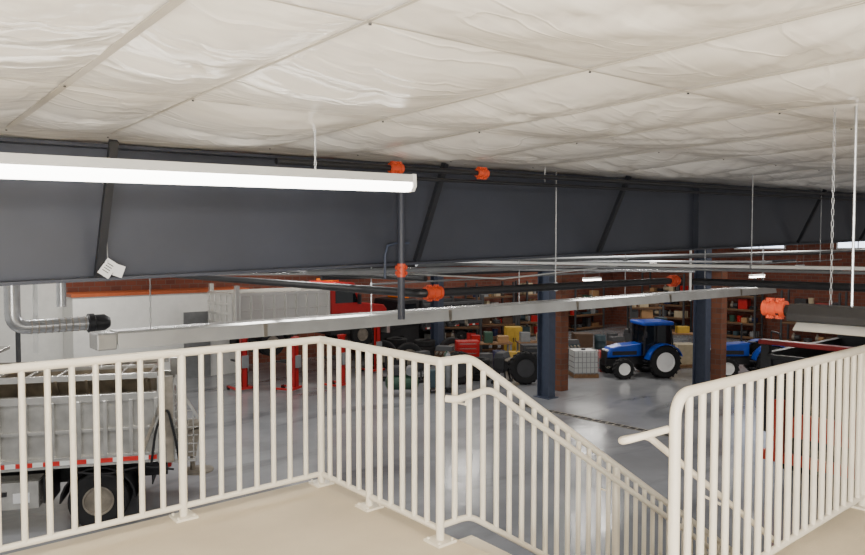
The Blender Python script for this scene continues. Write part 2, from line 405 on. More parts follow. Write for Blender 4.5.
# right stair handrail: a slim tube with a short return to the guard railing at its upper end
t = thing('handrail', 'slim cream stair handrail with short return behind the near guard railing', 'handrail', (xr0, yr+.1, MZ)); off = t.location
zh = MZ+.895
hp = [(xr0-.01, yr+.03, zh+.015), (2.68, yr+.045, zh+.01), (2.60, yr+.10, zh-.012), (2.68, yr+.16, zh-.032), (2.90, yr+.17, zh-.05), (xe-.1, yr+.17, zh-.05-(xe-.1-2.90)*sl)]
MB().sweep(fillet(hp, .06, 6), .0165, 12).build('rail_tube', CREAM, t, True, off=off)
for x in (3.4, 5.0, 6.6): z = zh-.05-(x-2.90)*sl; MB().sweep([(x, yr+.06, z-.1), (x, yr+.16, z-.08), (x, yr+.17, z)], .008, 6).build('bracket', CREAM, t, True, off=off)

# ---------------------------------------------------------------- LED strip light
lx0, lx1, ly = -.9, 3.14, 4.0
def lz(x): return 5.68+(x-2)*SL
t = thing('strip_light', 'long lit white LED strip light hanging from chains near the ceiling', 'light', (lx1, ly, lz(lx1))); off = t.location
def shaped(prof, x0, x1):
    n = len(prof)
    vs = [(x0, ly+p[0], lz(x0)+p[1]) for p in prof]+[(x1, ly+p[0], lz(x1)+p[1]) for p in prof]
    return MB().mesh(vs, [list(range(n))[::-1], list(range(n, 2*n))]+[[i, (i+1) % n, n+(i+1) % n, n+i] for i in range(n)])
shaped([(-.06, .055), (.06, .055), (.066, .0), (-.066, .0)], lx0, lx1).build('housing', PALE, t, off=off)
shaped([(-.054, 0), (.054, 0), (.058, -.03), (.038, -.064), (-.038, -.064), (-.058, -.03)], lx0, lx1-.02).build('diffuser', LED, t, off=off)
shaped([(-.064, .058), (.064, .058), (.068, -.03), (.042, -.066), (-.042, -.066), (-.068, -.03)], lx1-.02, lx1+.012).build('end_cap', WHITE, t, off=off)
def chain(m, p0, p1, step=.03, r=.0025):
    p0 = Vector(p0); p1 = Vector(p1); n = max(2, int((p1-p0).length/step))
    for i in range(n):
        a = p0.lerp(p1, (i+.0)/n); b = p0.lerp(p1, (i+1.0)/n); w = .006
        if i % 2: m.cyl(a+Vector((w, 0, 0)), b+Vector((w, 0, 0)), r, seg=5); m.cyl(a-Vector((w, 0, 0)), b-Vector((w, 0, 0)), r, seg=5)
        else: m.cyl(a+Vector((0, w, 0)), b+Vector((0, w, 0)), r, seg=5); m.cyl(a-Vector((0, w, 0)), b-Vector((0, w, 0)), r, seg=5)
for x in (2.36, -.2):
    m = MB(); chain(m, (x, ly, lz(x)+.05), (x, ly, ceilz(x)-.03)); m.build('chain', GALV, t, off=off)

# ---------------------------------------------------------------- pipes
def coupling(parent, off, c, ax, r=.075, L=.11):
    c = Vector(c); d = {'x': Vector((1, 0, 0)), 'y': Vector((0, 1, 0)), 'z': Vector((0, 0, 1))}[ax]
    m = MB(); m.cyl(c-d*L/2, c+d*L/2, r, seg=18)
    for k in (-1, 0, 1): m.cyl(c+d*(k*L/2)-d*.016, c+d*(k*L/2)+d*.016, r*1.13, seg=18)
    s = Vector((0, 0, 1)) if ax != 'z' else Vector((1, 0, 0)); e = d.cross(s)
    for k in (-1, 1):
        for j in (-1, 1):
            cc = c+s*k*r*1.08+d*j*L*.28
            m.box(cc, (.04, .04, .034) if ax != 'z' else (.034, .04, .04)); m.cyl(cc-e*.038, cc+e*.038, .01, seg=6)
    return m.build('coupling', ORANGE, parent, True, off=off)
def pipe(label, pts, r, couplings=(), m_=None, cr=.075, name='pipe', hangers=(), group=None, hr=.006):
    pts = [Vector(p) for p in pts]
    t = thing(name, label, 'pipe', pts[0], group=group); off = t.location
    MB().sweep(fillet(pts, r*2.5, 5) if len(pts) > 2 else pts, r, 12).build('pipe_run', m_ or BLACK, t, True, off=off)
    for c, ax in couplings: coupling(t, off, c, ax, cr, cr*2.6)
    for (x, y, z) in hangers:
        h = MB(); h.cyl((x, y, z), (x, y, ceilz(x)-.01), hr, seg=6); h.lathe([(r*1.25, -.012), (r*1.25, .012)], (x, y, z), 'y' if abs((pts[1]-pts[0]).y) > abs((pts[1]-pts[0]).x) else 'x', 12)
        h.build('hanger_rod', GALV, t, off=off)
    return t
def up_z(x): return 5.85+SL*x
pipe('black pipe with two orange couplings high along the front of the girder', [(2.6, 5.0, up_z(2.6)), (25, 5.0, up_z(25))], .026,
     [((3.77, 5.0, up_z(3.77)), 'x'), ((4.83, 5.0, up_z(4.83)), 'x')], cr=.039)
pipe('thin black pipe just below the high couplinged pipe', [(1.6, 5.05, up_z(1.6)-.08), (25, 5.05, up_z(25)-.08)], .018)
p = atY(398, 195, 5.5)
pipe('dark vertical riser pipe in front of the girder', [(p.x, 5.45, 5.8), (p.x, 5.45, 4.55)], .036, [((p.x, 5.45, 5.03), 'z')], SLATE, cr=.038)
zp = 4.79
pipe('thick black pipe with orange couplings turning a corner below the girder', [(4.45, 17, zp), (4.45, 5.5, zp), (9.35, 5.5, zp)], .045,
     [((4.62, 5.5, zp), 'x'), ((9.15, 5.5, zp), 'x')], cr=.062, hangers=[(6.55, 5.5, zp)], hr=.008)
pipe('slim black pipe parallel to the thick pipe running away behind the girder', [(5.1, 18, 4.9), (5.1, 6.2, 4.9)], .03)
pipe('grey steel pipe crossing under the girder near the riser', [(3.6, 6.3, 5.0), (7.5, 6.3, 5.0)], .025, m_=GREY)
pipe('black pipe running toward the stairs from the far orange coupling', [(9.35, 5.3, 4.78), (9.35, -2, 4.78)], .05, hangers=[(9.35, 2.2, 4.78)], hr=.007)
pipe('white conduit crossing under the girder on a long rod', [(8.8, 12, 5.02), (8.8, -2, 5.02)], .022, m_=WHITE, hangers=[(8.8, 4.2, 5.02)], hr=.007)
pipe('second grey conduit lower than the rod hung one', [(9.9, 14, 4.94), (9.9, -2, 4.94)], .02, m_=GREY, hangers=[(9.9, 3.2, 4.94)], hr=.007)
pipe('pale pipe far beyond the girder running lengthwise', [(8, 10, 4.98), (34, 10, 5.3)], .05, m_=GREY)
pipe('dark pipe lengthwise under the roof beyond the girder', [(5, 12.5, 4.85), (34, 12.5, 5.15)], .06)
pipe('second dark pipe lengthwise lower beyond the girder', [(9, 15, 4.55), (36, 15, 4.75)], .06)
pipe('thin silver line swagging behind the riser', [(2.8, 7.0, 4.98), (5.5, 7.0, 4.93), (9.5, 7.0, 4.98)], .012, m_=GALV)
pipe('thin white cable sagging between the riser and the left blue column', [(5.2, 7.4, 4.95), (7.6, 7.4, 4.80), (10.5, 7.4, 4.96)], .01, m_=WHITE)
pipe('thin silver conduit crossing behind the left blue column top', [(11.5, 17, 4.72), (11.5, 6.5, 4.86)], .022, m_=GALV)
pipe('thin silver conduit crossing left of the right blue column top', [(14.5, 19, 4.85), (14.5, 6.5, 5.0)], .025, m_=GALV)
pipe('dark conduit crossing above the partly hidden tractor', [(16.5, 20, 4.6), (16.5, 5.9, 4.8)], .035)
pipe('thin pale line lengthwise above the long silver heater', [(6, 8.6, 4.72), (24, 8.6, 4.95)], .014, m_=GREY)
pipe('white pipe drop beside the right blue column', [(23.6, 13.5, 5.6), (23.6, 13.5, 3.4)], .04, m_=WHITE)
pipe('silver pipe lengthwise at the far brick wall', [(14, 29.3, 4.6), (41, 29.3, 4.9)], .07, m_=GALV)
m = MB().sweep([(4.05, 5.55, 4.95), (4.05, 5.55, 5.18), (4.08, 5.55, 5.27), (4.2, 5.55, 5.3), (4.35, 5.55, 5.3)], .012, 8)
tag(m.build('conduit', BLUECOL, smooth=True), 'bent blue conduit on the girder beside the riser', 'conduit')
# right: near heater, flat dark housing over a shiny reflector, one coupling at its far end
zn = 4.83
t = thing('tube_heater', 'near dark tube heater with shiny reflector above the right guard railing', 'heater', (4.70, 1.9, zn-.12)); off = t.location
coupling(t, off, (4.70, 2.08, zn+.012), 'y', .047, .11)
MB().cyl((4.70, 2.1, zn), (4.70, -1.6, zn), .04, seg=18).build('tube', BLACK, t, True, off=off)
MB().prism([(4.58, zn-.01), (4.62, zn+.05), (4.78, zn+.05), (4.82, zn-.01), (4.82, zn-.055), (4.58, zn-.055)], 'y', 1.96, -1.6).build('housing', BLACK, t, bevel=.008, off=off)
MB().prism([(4.54, zn-.105), (4.60, zn-.058), (4.80, zn-.058), (4.86, zn-.105), (4.85, zn-.11), (4.795, zn-.066), (4.605, zn-.066), (4.55, zn-.11)], 'y', 1.9, -1.6).build('reflector_hood', SHINY, t, off=off)
MB().cyl((4.70, 1.62, zn+.05), (4.70, 1.62, ceilz(4.7)-.01), .008, seg=8).build('hanger_rod', GALV, t, off=off)
m = MB(); chain(m, (4.70, 1.74, zn+.05), (4.70, 1.74, ceilz(4.7)-.02), .035, .002); m.build('chain', GALV, t, off=off)
# odd hanging rod / hooks
for (px, py1, lab) in [(545, 182, 'short wire hook hanging from ceiling left of the long centre rod'), (820, 262, 'thin chain hanging from ceiling at right end of the girder')]:
    p = atY(px, py1, 5.2); m = MB(); chain(m, (p.x, 5.2, p.z), (p.x, 5.2, ceilz(p.x)-.02), .05, .003)
    tag(m.build('hanging_wire', GALV), lab, 'wire')

# ---------------------------------------------------------------- long tube heater
hy, hx0, hx1, hz = 8.0, 2.1, 17.7, 4.27
t = thing('tube_heater', 'long silver radiant tube heater hanging level beyond the girder', 'heater', (hx0, hy, hz-.1)); off = t.location
MB().prism([(hy-.20, hz-.09), (hy-.18, hz+.07), (hy-.12, hz+.09), (hy+.12, hz+.09), (hy+.20, hz-.09), (hy+.19, hz-.09), (hy+.115, hz+.07), (hy-.115, hz+.07), (hy-.19, hz-.08)], 'x', hx0+.1, hx1).build('reflector', SHINY, t, off=off)
MB().cyl((hx0+.3, hy, hz-.03), (hx1, hy, hz-.03), .05, seg=14).build('burner_tube', STEELD, t, True, off=off)
MB().bb(hx0-.1, hx0+.1, hy-.16, hy+.16, hz-.10, hz+.08).build('burner_box', SHINY, t, bevel=.015, off=off)
for x in (3.9, 6.9, 9.9, 12.9, 15.9): MB().bb(x-.02, x+.02, hy-.205, hy-.18, hz-.095, hz+.07).build('joint_band', STEELD, t, off=off)
for x in (2.6, 5.6, 8.6, 11.6, 14.6, 17.4):
    m = MB(); chain(m, (x, hy, hz+.08), (x, hy, ceilz(x)-.01), .06, .004); m.build('chain', GALV, t, off=off)
# ---------------------------------------------------------------- duct at left
t = thing('exhaust_duct', 'galvanised spiral exhaust duct with black blower end at far left', 'duct', (1.4, 9.0, 4.3)); off = t.location
zd = 4.36
m = MB(); m.sweep(fillet([(1.42, 9, 5.6), (1.42, 9, zd), (2.2, 9, zd)], .16, 6), .082, 18); m.build('duct_pipe', GALV, t, True, off=off)
m = MB()
for i in range(9): m.lathe([(.086, -.006), (.086, .006)], (1.6+.07*i, 9, zd), 'x', 18)
m.build('seam', STEELD, t, off=off)
MB().lathe([(.10, -.05), (.115, -.04), (.115, .02), (.10, .03), (.10, .14), (.06, .2)], (2.24, 9, zd), 'x', 20).build('blower', BLACK, t, True, off=off)
pipe('grey vertical drop pipe beside the exhaust duct', [(1.98, 9.3, 5.6), (1.98, 9.3, 4.55)], .055, m_=GALV)
pipe('slim white vertical pipe left of the grey drop pipe', [(1.72, 9.4, 5.6), (1.72, 9.4, 4.0)], .03, m_=WHITE)
pipe('slim dark vertical pipe behind the exhaust duct elbow', [(1.55, 9.5, 5.6), (1.55, 9.5, 3.9)], .028, m_=DGREY)

# ---------------------------------------------------------------- columns, piers, white room
def column(base, label, h=6.4):
    t = thing('steel_column', label, 'column', (base.x, base.y, 0))
    MB().bb(-.01, .01, -.25, .25, 0, h).build('web', BLUECOL, t)
    for y in (-.25, .25): MB().bb(-.18, .18, y-.015, y+.015, 0, h).build('flange', BLUECOL, t)
    MB().bb(-.28, .28, -.35, .35, 0, .03).build('base_plate', BLUECOL, t)
column(G(546, 397), 'dark blue steel column standing left of the blue tractor')
column(G(701, 386), 'dark blue steel column standing between the two blue tractors')
column(G(437, 362), 'distant blue steel column behind the row of tires')
def pier(base, label, h):
    m = MB(); m.bb(base.x-.21, base.x+.21, base.y-.21, base.y+.21, 0, h); m.bb(base.x-.24, base.x+.24, base.y-.24, base.y+.24, h-.1, h)
    tag(m.build('brick_pier', BRICKO), label, 'pier')
pier(G(560, 390), 'square orange brick pier beside the left blue column', 4.4)
pier(G(718, 384), 'square orange brick pier beside the right blue column', 4.6)
t = thing('service_room', 'low white block room with orange capped top near far left wall', 'room', (9.8, 29, 0)); off = t.location
MB().bb(6.4, 13.3, 28.3, 29.85, 0, 3.5).build('wall', WHITE, t, off=off)
MB().bb(6.35, 13.35, 28.25, 29.87, 3.5, 3.62).build('cap', ORP, t, off=off)
d = MB().bb(10.5, 11.6, 28.25, 28.3, 0, 2.72).build('door', GREY, t, off=off)
MB().sph((10.6, 28.22, 1.05), .04).build('handle', STEEL, d, off=off)

# ---------------------------------------------------------------- wheels and vehicles
def tire_prof(r, w, k=.58):
    ri = r*k; h = w/2
    return [(ri, -h*.8), (r*.75, -h), (r*.93, -h*.96), (r, -h*.72), (r, -h*.12), (r*.975, -h*.1), (r*.975, h*.1), (r, h*.12), (r, h*.72), (r*.93, h*.96), (r*.75, h), (ri, h*.8)]
def wheel(parent, c, r, w, rim, side=-1, lugs=0, k=.58):
    m = MB(); m.lathe(tire_prof(r, w, k), c, 'y', 32, True)
    for j in range(lugs):
        a = 2*PI*j/lugs
        for s in (-1, 1):
            q = Matrix.Rotation(-a, 3, 'Y') @ Matrix.Rotation(s*.6, 3, 'X')
            m.box((c[0]+r*1.0*math.cos(a+.05*s), c[1]+s*w*.24, c[2]+r*1.0*math.sin(a+.05*s)), (.07, w*.5, .06), q)
    o = m.build('wheel', DARK, parent, True)
    s = side; h = w/2; f = k/.58
    m = MB(); m.lathe([(r*.6*f, s*h*.7), (r*.6*f, s*h*.95), (r*.54*f, s*h*.92), (r*.48*f, s*h*.2), (r*.28*f, s*h*.15), (r*.24*f, s*h*.75), (r*.12*f, s*h*.8)], c, 'y', 28)
    for j in range(10):
        a = 2*PI*j/10; m.sph((c[0]+r*.38*f*math.cos(a), c[1]+s*h*.24, c[2]+r*.38*f*math.sin(a)), r*.04, u=6, v=4)
    m.build('rim', rim, o, True)
    m = MB()
    for j in range(10):
        a = 2*PI*(j+.5)/10; m.cyl((c[0]+r*.43*f*math.cos(a), c[1]+s*h*.16, c[2]+r*.43*f*math.sin(a)), (c[0]+r*.43*f*math.cos(a), c[1]+s*h*.23, c[2]+r*.43*f*math.sin(a)), r*.045, seg=8)
    m.build('rim_hole', DARK, o)
    return o
def dump_truck(label, loc, rz, cabm, bodym, hopper=True, gatem=None, tall=0.0, x1=1.5):
    t = thing('dump_truck', label, 'truck', loc, rz)
    m = MB()
    for y in (-.42, .42): m.bb(-5.2, x1, y-.05, y+.05, .72, 1.0)
    for x in (-5.1, -3.4, -1.8, -.5, .6, x1-.05): m.bb(x-.05, x+.05, -.42, .42, .76, .96)
    m.cyl((0, -1.0, .53), (0, 1.0, .53), .09); m.cyl((-4.3, -1.0, .53), (-4.3, 1.0, .53), .07)
    m.build('chassis', BLACK, t)
    for s in (-1, 1):
        wheel(t, (-4.3, 1.05*s, .53), .53, .3, STEELD, s, k=.5)
        wheel(t, (0, 1.08*s, .53), .53, .29, STEELD, s, k=.5); wheel(t, (0, .74*s, .53), .53, .29, STEELD, s, k=.5)
        f = MB()
        pts = [(math.cos(a)*.66, .55+math.sin(a)*.64) for a in [PI*k/12 for k in range(13)]]+[(math.cos(a)*.63, .55+math.sin(a)*.61) for a in [PI*k/12 for k in range(12, -1, -1)]]
        n = len(pts)//2
        y0, y1 = (1.24*s, .58*s)
        for i in range(n-1): f.prism([pts[i], pts[i+1], pts[2*n-2-i], pts[2*n-1-i]], 'y', y0, y1)
        f.build('fender', DARK, t)
        MB().bb(.72, .74, min(.6*s, 1.22*s), max(.6*s, 1.22*s), .2, .95).build('mud_flap', DARK, t)
        MB().bb(-.95, -.8, min(.5*s, 1.15*s), max(.5*s, 1.15*s), .55, 1.05).build('hydraulic_tank', BLACK, t, bevel=.02)
    m = MB()
    x0 = -2.6; LB = x1-x0
    zs = 2.45+tall
    m.bb(x0, x1, -1.22, 1.22, 1.25, 1.33)
    for y in (-.4, .4): m.bb(x0, x1, y-.06, y+.06, 1.0, 1.25)
    for s in (-1, 1):
        m.bb(x0, x1, 1.2*s-.02, 1.2*s+.02, 1.3, zs)
        m.bb(x0, x1+.05, 1.22*s-.07, 1.22*s+.07, zs-.03, zs+.11)
        m.bb(x0, x1, 1.24*s-.05, 1.24*s+.05, 1.22, 1.42)
        m.bb(x0, x1, 1.25*s-.035, 1.25*s+.035, 1.86, 1.92)
        for k in range(9):
            xx = x0+.1+k*(LB-.2)/8; m.bb(xx-.035, xx+.035, 1.27*s-.07, 1.27*s+.07, 1.4, zs)
        m.bb(x1-.08, x1+.08, 1.22*s-.09, 1.22*s+.09, 1.2, 2.85+tall)
    m.bb(x0-.04, x0+.04, -1.22, 1.22, 1.3, 2.75+tall)
    m.build('dump_body', bodym, t, bevel=.01)
    for s in (-1, 1):
        MB().bb(x0+.1, x1-.1, 1.295*s-.006, 1.295*s+.006, 1.28, 1.36).build('reflective_strip', STRIPE, t)
    g = MB(); zg = 2.5+tall; g.bb(x1+.08, x1+.12, -1.12, 1.12, 1.3, zg)
    for k in range(4): z = 1.35+(zg-1.35)*k/3; g.bb(x1+.1, x1+.19, -1.14, 1.14, z-.05, z+.05)
    for y in (-1.08, -.54, 0, .54, 1.08): g.bb(x1+.1, x1+.18, y-.05, y+.05, 1.3, zg)
    g = g.build('tailgate', gatem or bodym, t, bevel=.01)
    if tall:
        MB().bb(x1-.05, x1+.2, -1.32, 1.32, 2.76+tall, 2.86+tall).build('top_beam', REDD, t, bevel=.02)
        MB().bb(x1+.1, x1+.26, -1.2, 1.2, .62, .84).build('rear_bumper', REDO, t, bevel=.02)
        for y in (-.8, .8): MB().bb(x1+.18, x1+.32, y-.09, y+.09, .84, 2.0).build('gate_ram', REDO, t, bevel=.01)
        MB().prism([(-.62, 1.25), (.62, 1.25), (.45, 1.75), (-.45, 1.75)], 'x', x1+.2, x1+.34).build('lower_guard', REDO, t, bevel=.015)
    for s in (-1, 1):
        MB().box((x1+.1, s*.95, 1.1), (.06, .22, .12)).build('tail_lamp', RED, t)
    if hopper:
        m = MB(); hz0, hz1 = 1.5, 2.8
        for s in (-1, 1):
            m.prism([(1.02*s, hz1), (.99*s, hz1), (.25*s, hz0), (.28*s, hz0)], 'x', x0+.25, x1-.25)
            for k in range(7):
                x = x0+.3+k*(LB-.6)/6; m.prism([(1.08*s, hz1), (1.02*s, hz1), (.28*s, hz0), (.36*s, hz0)], 'x', x-.025, x+.025)
        for x in (x0+.25, x1-.25): m.prism([(-1.0, hz1), (1.0, hz1), (.25, hz0), (-.25, hz0)], 'x', x-.015, x+.015)
        m.build('salt_hopper', SALTY, t, bevel=.006)
        m = MB()
        for s in (-1, 1): m.bb(x0+.2, x1-.1, 1.0*s-.05, 1.0*s+.05, hz1-.02, hz1+.09)
        for k in range(7): x = x0+.25+k*(LB-.5)/6; m.bb(x-.025, x+.025, -1, 1, hz1, hz1+.06)
        m.bb(x0+.25, x1-.25, -.03, .03, hz1+.02, hz1+.1)
        m.build('hopper_frame', STEEL, t, bevel=.006)
        MB().bb(x0+.3, x1-.3, -.24, .24, 1.5, 1.54).build('conveyor', BRN, t)
        m = MB(); m.bb(x0-.05, x0+.05, -1.15, 1.15, 2.7, 3.2); m.bb(x0-.05, x0+.5, -1.15, 1.15, 3.15, 3.22); m.build('cab_shield', STEEL, t, bevel=.01)
        m = MB()
        m.bb(x1+.22, x1+.62, -.3, .3, 1.0, 1.55); m.prism([(x1+.2, 1.55), (x1+.7, 1.75), (x1+.7, 1.68), (x1+.2, 1.45)], 'y', -.34, .34)
        m.lathe([(.32, 0), (.32, .03), (.05, .05)], (x1+.55, 0, .6), 'z', 20); m.cyl((x1+.45, 0, .6), (x1+.45, 0, 1.1), .05)
        m.build('spreader_chute', STEELD, t)
        MB().sweep(fillet([(x1-.2, -1.32, 1.2), (x1-.1, -1.36, 1.9), (x1+.1, -1.36, 2.3), (x1+.25, -1.34, 1.6), (x1+.3, -1.2, 1.1)], .2), .022, 8).build('hydraulic_hose', DARK, t, True)
        MB().sweep(fillet([(x1-1.6, -1.3, 1.15), (x1-1.0, -1.32, 1.05), (x1-.4, -1.3, 1.16), (x1+.2, -1.28, 1.05)], .2), .02, 8).build('hydraulic_hose', DARK, t, True)
        m = MB()
        for y in (-1.18, -.74): m.bar((x1+.26, y, 2.85), (x1+.34, y, .75), .045, .045)
        for k in range(7): z = .9+k*.29; xx = x1+.34-.08*(z-.75)/2; m.cyl((xx, -1.18, z), (xx, -.74, z), .018, seg=8)
        m.build('ladder', STEEL, t)
        m = MB(); xa, xb = x1+.2, x1+.72
        m.bar((xa, -1.26, 2.8), (xb, -1.26, 1.9), .05, .05); m.bar((xb, -1.26, 1.9), (xb-.1, -1.26, 1.2), .05, .05); m.bar((xa, -1.26, 1.2), (xb-.1, -1.26, 1.2), .05, .05); m.bar((xa, -1.26, 1.2), (xa, -1.26, 2.8), .05, .05)
        for k in range(1, 9):
            z = 1.2+k*.16; xm = xb-.1+(z-1.2)/.7*.1 if z < 1.9 else xb-(z-1.9)/.9*(xb-xa)
            m.bar((xa, -1.26, z), (xm, -1.26, z), .02, .02)
        for k in range(1, 4):
            x = xa+k*.12; m.bar((x, -1.26, 1.2), (x, -1.26, 2.8-(x-xa)/(xb-xa)*.9), .02, .02)
        m.build('mesh_guard', STEEL, t)
        for s in (-1, 1):
            m = MB(); m.prism([(x1+.08, 1.2), (x1+.2, 1.2), (x1+.2, 2.85), (x1+.02, 2.85)], 'y', 1.3*s-.03, 1.3*s+.03); m.bar((x1-.35, 1.31*s, 1.45), (x1+.12, 1.31*s, 2.7), .06, .06)
            m.build('gate_arm', STEELD, t)
    b = MB().bb(-2.15, -1.0, -1.22, -.72, .5, 1.0).build('tool_box', STEEL, t, bevel=.015)
    MB().bb(-1.62, -1.52, -1.245, -1.22, .76, .84).build('latch', BLACK, b)
    if hopper: MB().bb(-1.42, -1.15, -1.23, -1.22, .62, .8).build('paper_label', PAPER, b)
    MB().prism([(-2.75, 1.5), (-2.75, 2.75), (-3.0, 2.85), (-3.95, 2.8), (-4.25, 1.95), (-5.5, 1.78), (-5.65, 1.6), (-5.65, 1.3), (-4.9, 1.3), (-3.75, 1.5)], 'y', -1.12, 1.12).build('cab', cabm, t, bevel=.05)
    MB().prism([(-2.75, .6), (-2.75, 1.5), (-3.75, 1.5), (-4.9, 1.3), (-5.65, 1.3), (-5.65, .75), (-4.95, .75), (-4.9, 1.0), (-3.75, 1.0), (-3.7, .6)], 'y', -1.08, 1.08).build('cab_base', BLACK, t, bevel=.02)
    for s in (-1, 1):
        MB().prism([(-2.95, 1.95), (-2.95, 2.6), (-3.85, 2.6), (-4.1, 1.95)], 'y', 1.12*s, 1.13*s).build('side_window', GLASS, t)
        MB().box((-4.05, 1.3*s, 2.1), (.08, .2, .42)).build('mirror', BLACK, t)
    q = MB().mesh([(-4.28, -1, 2.0), (-4.28, 1, 2.0), (-4.0, .95, 2.72), (-4.0, -.95, 2.72)], [(0, 1, 2, 3)]); q.build('windshield', GLASS, t)
    MB().bb(-2.76, -2.735, -.8, .8, 2.0, 2.6).build('rear_window', GLASS, t)
    MB().bb(-5.8, -5.62, -1.15, 1.15, .5, .82).build('bumper', STEEL, t, bevel=.02)
    MB().bb(-5.68, -5.64, -.6, .6, .95, 1.55).build('grille', BLACK, t)
    MB().bb(-3.4, -3.1, -.7, .7, 2.85, 2.95).build('beacon_bar', AMBER, t, bevel=.02)
    return t
dump_truck('stainless steel dump truck with salt hopper parked below left railing', (4.04, 15.05, 0), R(-25), WHITE, STEEL, x1=1.15)
dump_truck('red cab truck with stainless bed raised on red lifts', (12.9, 26.4, 1.05), R(180), RED, STEEL2, hopper=False)
dump_truck('black truck with red top band seen from behind through right guard railing', (17.2, 5.9, 0), R(180), RED, BLACK, hopper=False, gatem=BLACK, tall=.4)
dump_truck('dark grey truck parked along the far wall behind the tires', (24.8, 28.4, 0), 0, BLACK, DGREY, hopper=False)
# mobile column lifts
def lift(loc, rz, label):
    t = thing('vehicle_lift', label, 'lift', loc, rz, 'red mobile column lifts around the raised truck')
    m = MB()
    for y in (-.3, .3): m.bb(-.6, .28, y-.04, y+.04, .08, .15)
    m.bb(.15, .28, -.33, .33, .08, .17); m.build('base', RED, t, bevel=.01)
    m = MB(); m.bb(.12, .26, -.13, -.08, .17, 2.0); m.bb(.12, .26, .08, .13, .17, 2.0); m.bb(.23, .26, -.13, .13, .17, 2.0); m.bb(.1, .28, -.15, .15, 1.96, 2.04); m.build('mast', RED, t, bevel=.008)
    m = MB(); m.bb(.04, .12, -.17, .17, .9, 1.35); m.build('carriage', BLACK, t)
    for y in (-.16, .16): MB().bb(-.55, .1, y-.035, y+.035, 1.08, 1.14).build('fork', BLACK, t)
    MB().bb(.26, .38, -.12, .12, .9, 1.35).build('control_box', GREY, t, bevel=.01)
    for y in (-.3, .3): MB().cyl((-.52, y-.04, .08), (-.52, y+.04, .08), .08).build('caster', DARK, t)
    return t
L0 = lift((11.25, 24.5, 0), R(-90), 'red mobile column lift leftmost, behind rear of the raised truck')
dup(L0, (17.4, 24.6, 0), R(-90), 'red mobile column lift rightmost, at front wheel of the raised truck')
p = G(291, 391); dup(L0, (p.x, p.y, 0), R(-60), 'red column lift standing alone on open floor nearest the camera')
p = G(338, 387); dup(L0, (p.x, p.y, 0), R(-75), 'red column lift in front of the middle of the raised truck')

def tractor(label, loc, rz, sc=1.0, cab=True):
    t = thing('tractor', label, 'tractor', loc, rz); t.scale = (sc, sc, sc)
    for s in (-1, 1):
        wheel(t, (-.6, .82*s, .74), .74, .42, RIMW, s, 20); wheel(t, (1.35, .78*s, .46), .46, .3, RIMW, s, 14)
        f = MB(); pts = [(-.6+math.cos(a)*.86, .74+math.sin(a)*.84) for a in [PI*(.05+.085*k) for k in range(11)]]
        q = [(-.6+(x+.6)*.95, .74+(z-.74)*.95) for x, z in pts][::-1]
        n = len(pts)
        for i in range(n-1): f.prism([pts[i], pts[i+1], q[n-2-i], q[n-1-i]], 'y', .55*s, 1.05*s)
        f.build('fender', BLUE, t)
    m = MB(); m.bb(-1.0, 1.5, -.22, .22, .55, .95); m.cyl((1.35, -.75, .46), (1.35, .75, .46), .08); m.cyl((-.6, -.8, .74), (-.6, .8, .74), .14); m.bb(1.4, 1.95, -.25, .25, .5, .85); m.build('chassis', BLACK, t)
    MB().prism([(.25, .95), (.25, 1.55), (1.2, 1.48), (1.75, 1.35), (1.92, 1.1), (1.92, .9)], 'y', -.36, .36).build('hood', BLUE, t, bevel=.05)
    MB().bb(1.9, 1.96, -.3, .3, .86, 1.2).build('grille', BLACK, t)
    for s in (-1, 1): MB().bb(1.84, 1.93, .16*s-.1, .16*s+.1, 1.19, 1.27).build('headlamp', RIMW, t)
    for s in (-1, 1): MB().bb(.5, 1.7, .362*s-.005, .362*s+.005, 1.02, 1.2).build('side_vent', BLACK, t)
    if cab:
        for s in (-1, 1):
            for a, b in (((.3, 1.0), (.2, 2.4)), ((-.35, 1.3), (-.35, 2.4)), ((-1.15, 1.45), (-1.0, 2.4))): MB().bar((a[0], .62*s, a[1]), (b[0], .62*s, b[1]), .06, .06).build('cab_post', BLACK, t)
            MB().box((.3, .85*s, 2.0), (.04, .16, .26)).build('mirror', BLACK, t)
        MB().prism([(.25, 1.0), (.18, 2.38), (-.98, 2.38), (-1.1, 1.45), (-.4, 1.2)], 'y', -.6, .6).build('cab_glass', GLASS, t)
        MB().bb(-1.15, .35, -.72, .72, 2.38, 2.56).build('roof', BLUE, t, bevel=.06)
    else:
        MB().bb(-.75, -.25, -.26, .26, 1.1, 1.22).bb(-.8, -.7, -.24, .24, 1.2, 1.6).build('seat', BLACK, t, bevel=.03)
        MB().lathe([(.2, -.015), (.2, .015)], (.05, 0, 1.55), 'z', 20).cyl((.2, 0, 1.1), (.05, 0, 1.55), .025).build('steering_wheel', BLACK, t)
        MB().sweep(fillet([(-1.0, -.5, .9), (-1.0, -.5, 2.0), (-1.0, .5, 2.0), (-1.0, .5, .9)], .12), .04, 8).build('roll_bar', BLACK, t, True)
    MB().cyl((.35, -.42, 1.5), (.35, -.42, 2.35), .04).build('exhaust', BLACK, t)
    MB().bb(.0, .35, .6, .85, .45, .5).build('step', BLACK, t); MB().bb(.0, .35, .6, .85, .75, .8).build('step', BLACK, t)
    return t
p = G(643, 375); tractor('blue cab tractor with white wheel rims between the two blue columns', (p.x, p.y, 0), R(150), .9)
p = G(752, 376); tractor('open blue tractor without cab partly hidden behind the right brick pier', (p.x, p.y, 0), R(135), .92, cab=False)

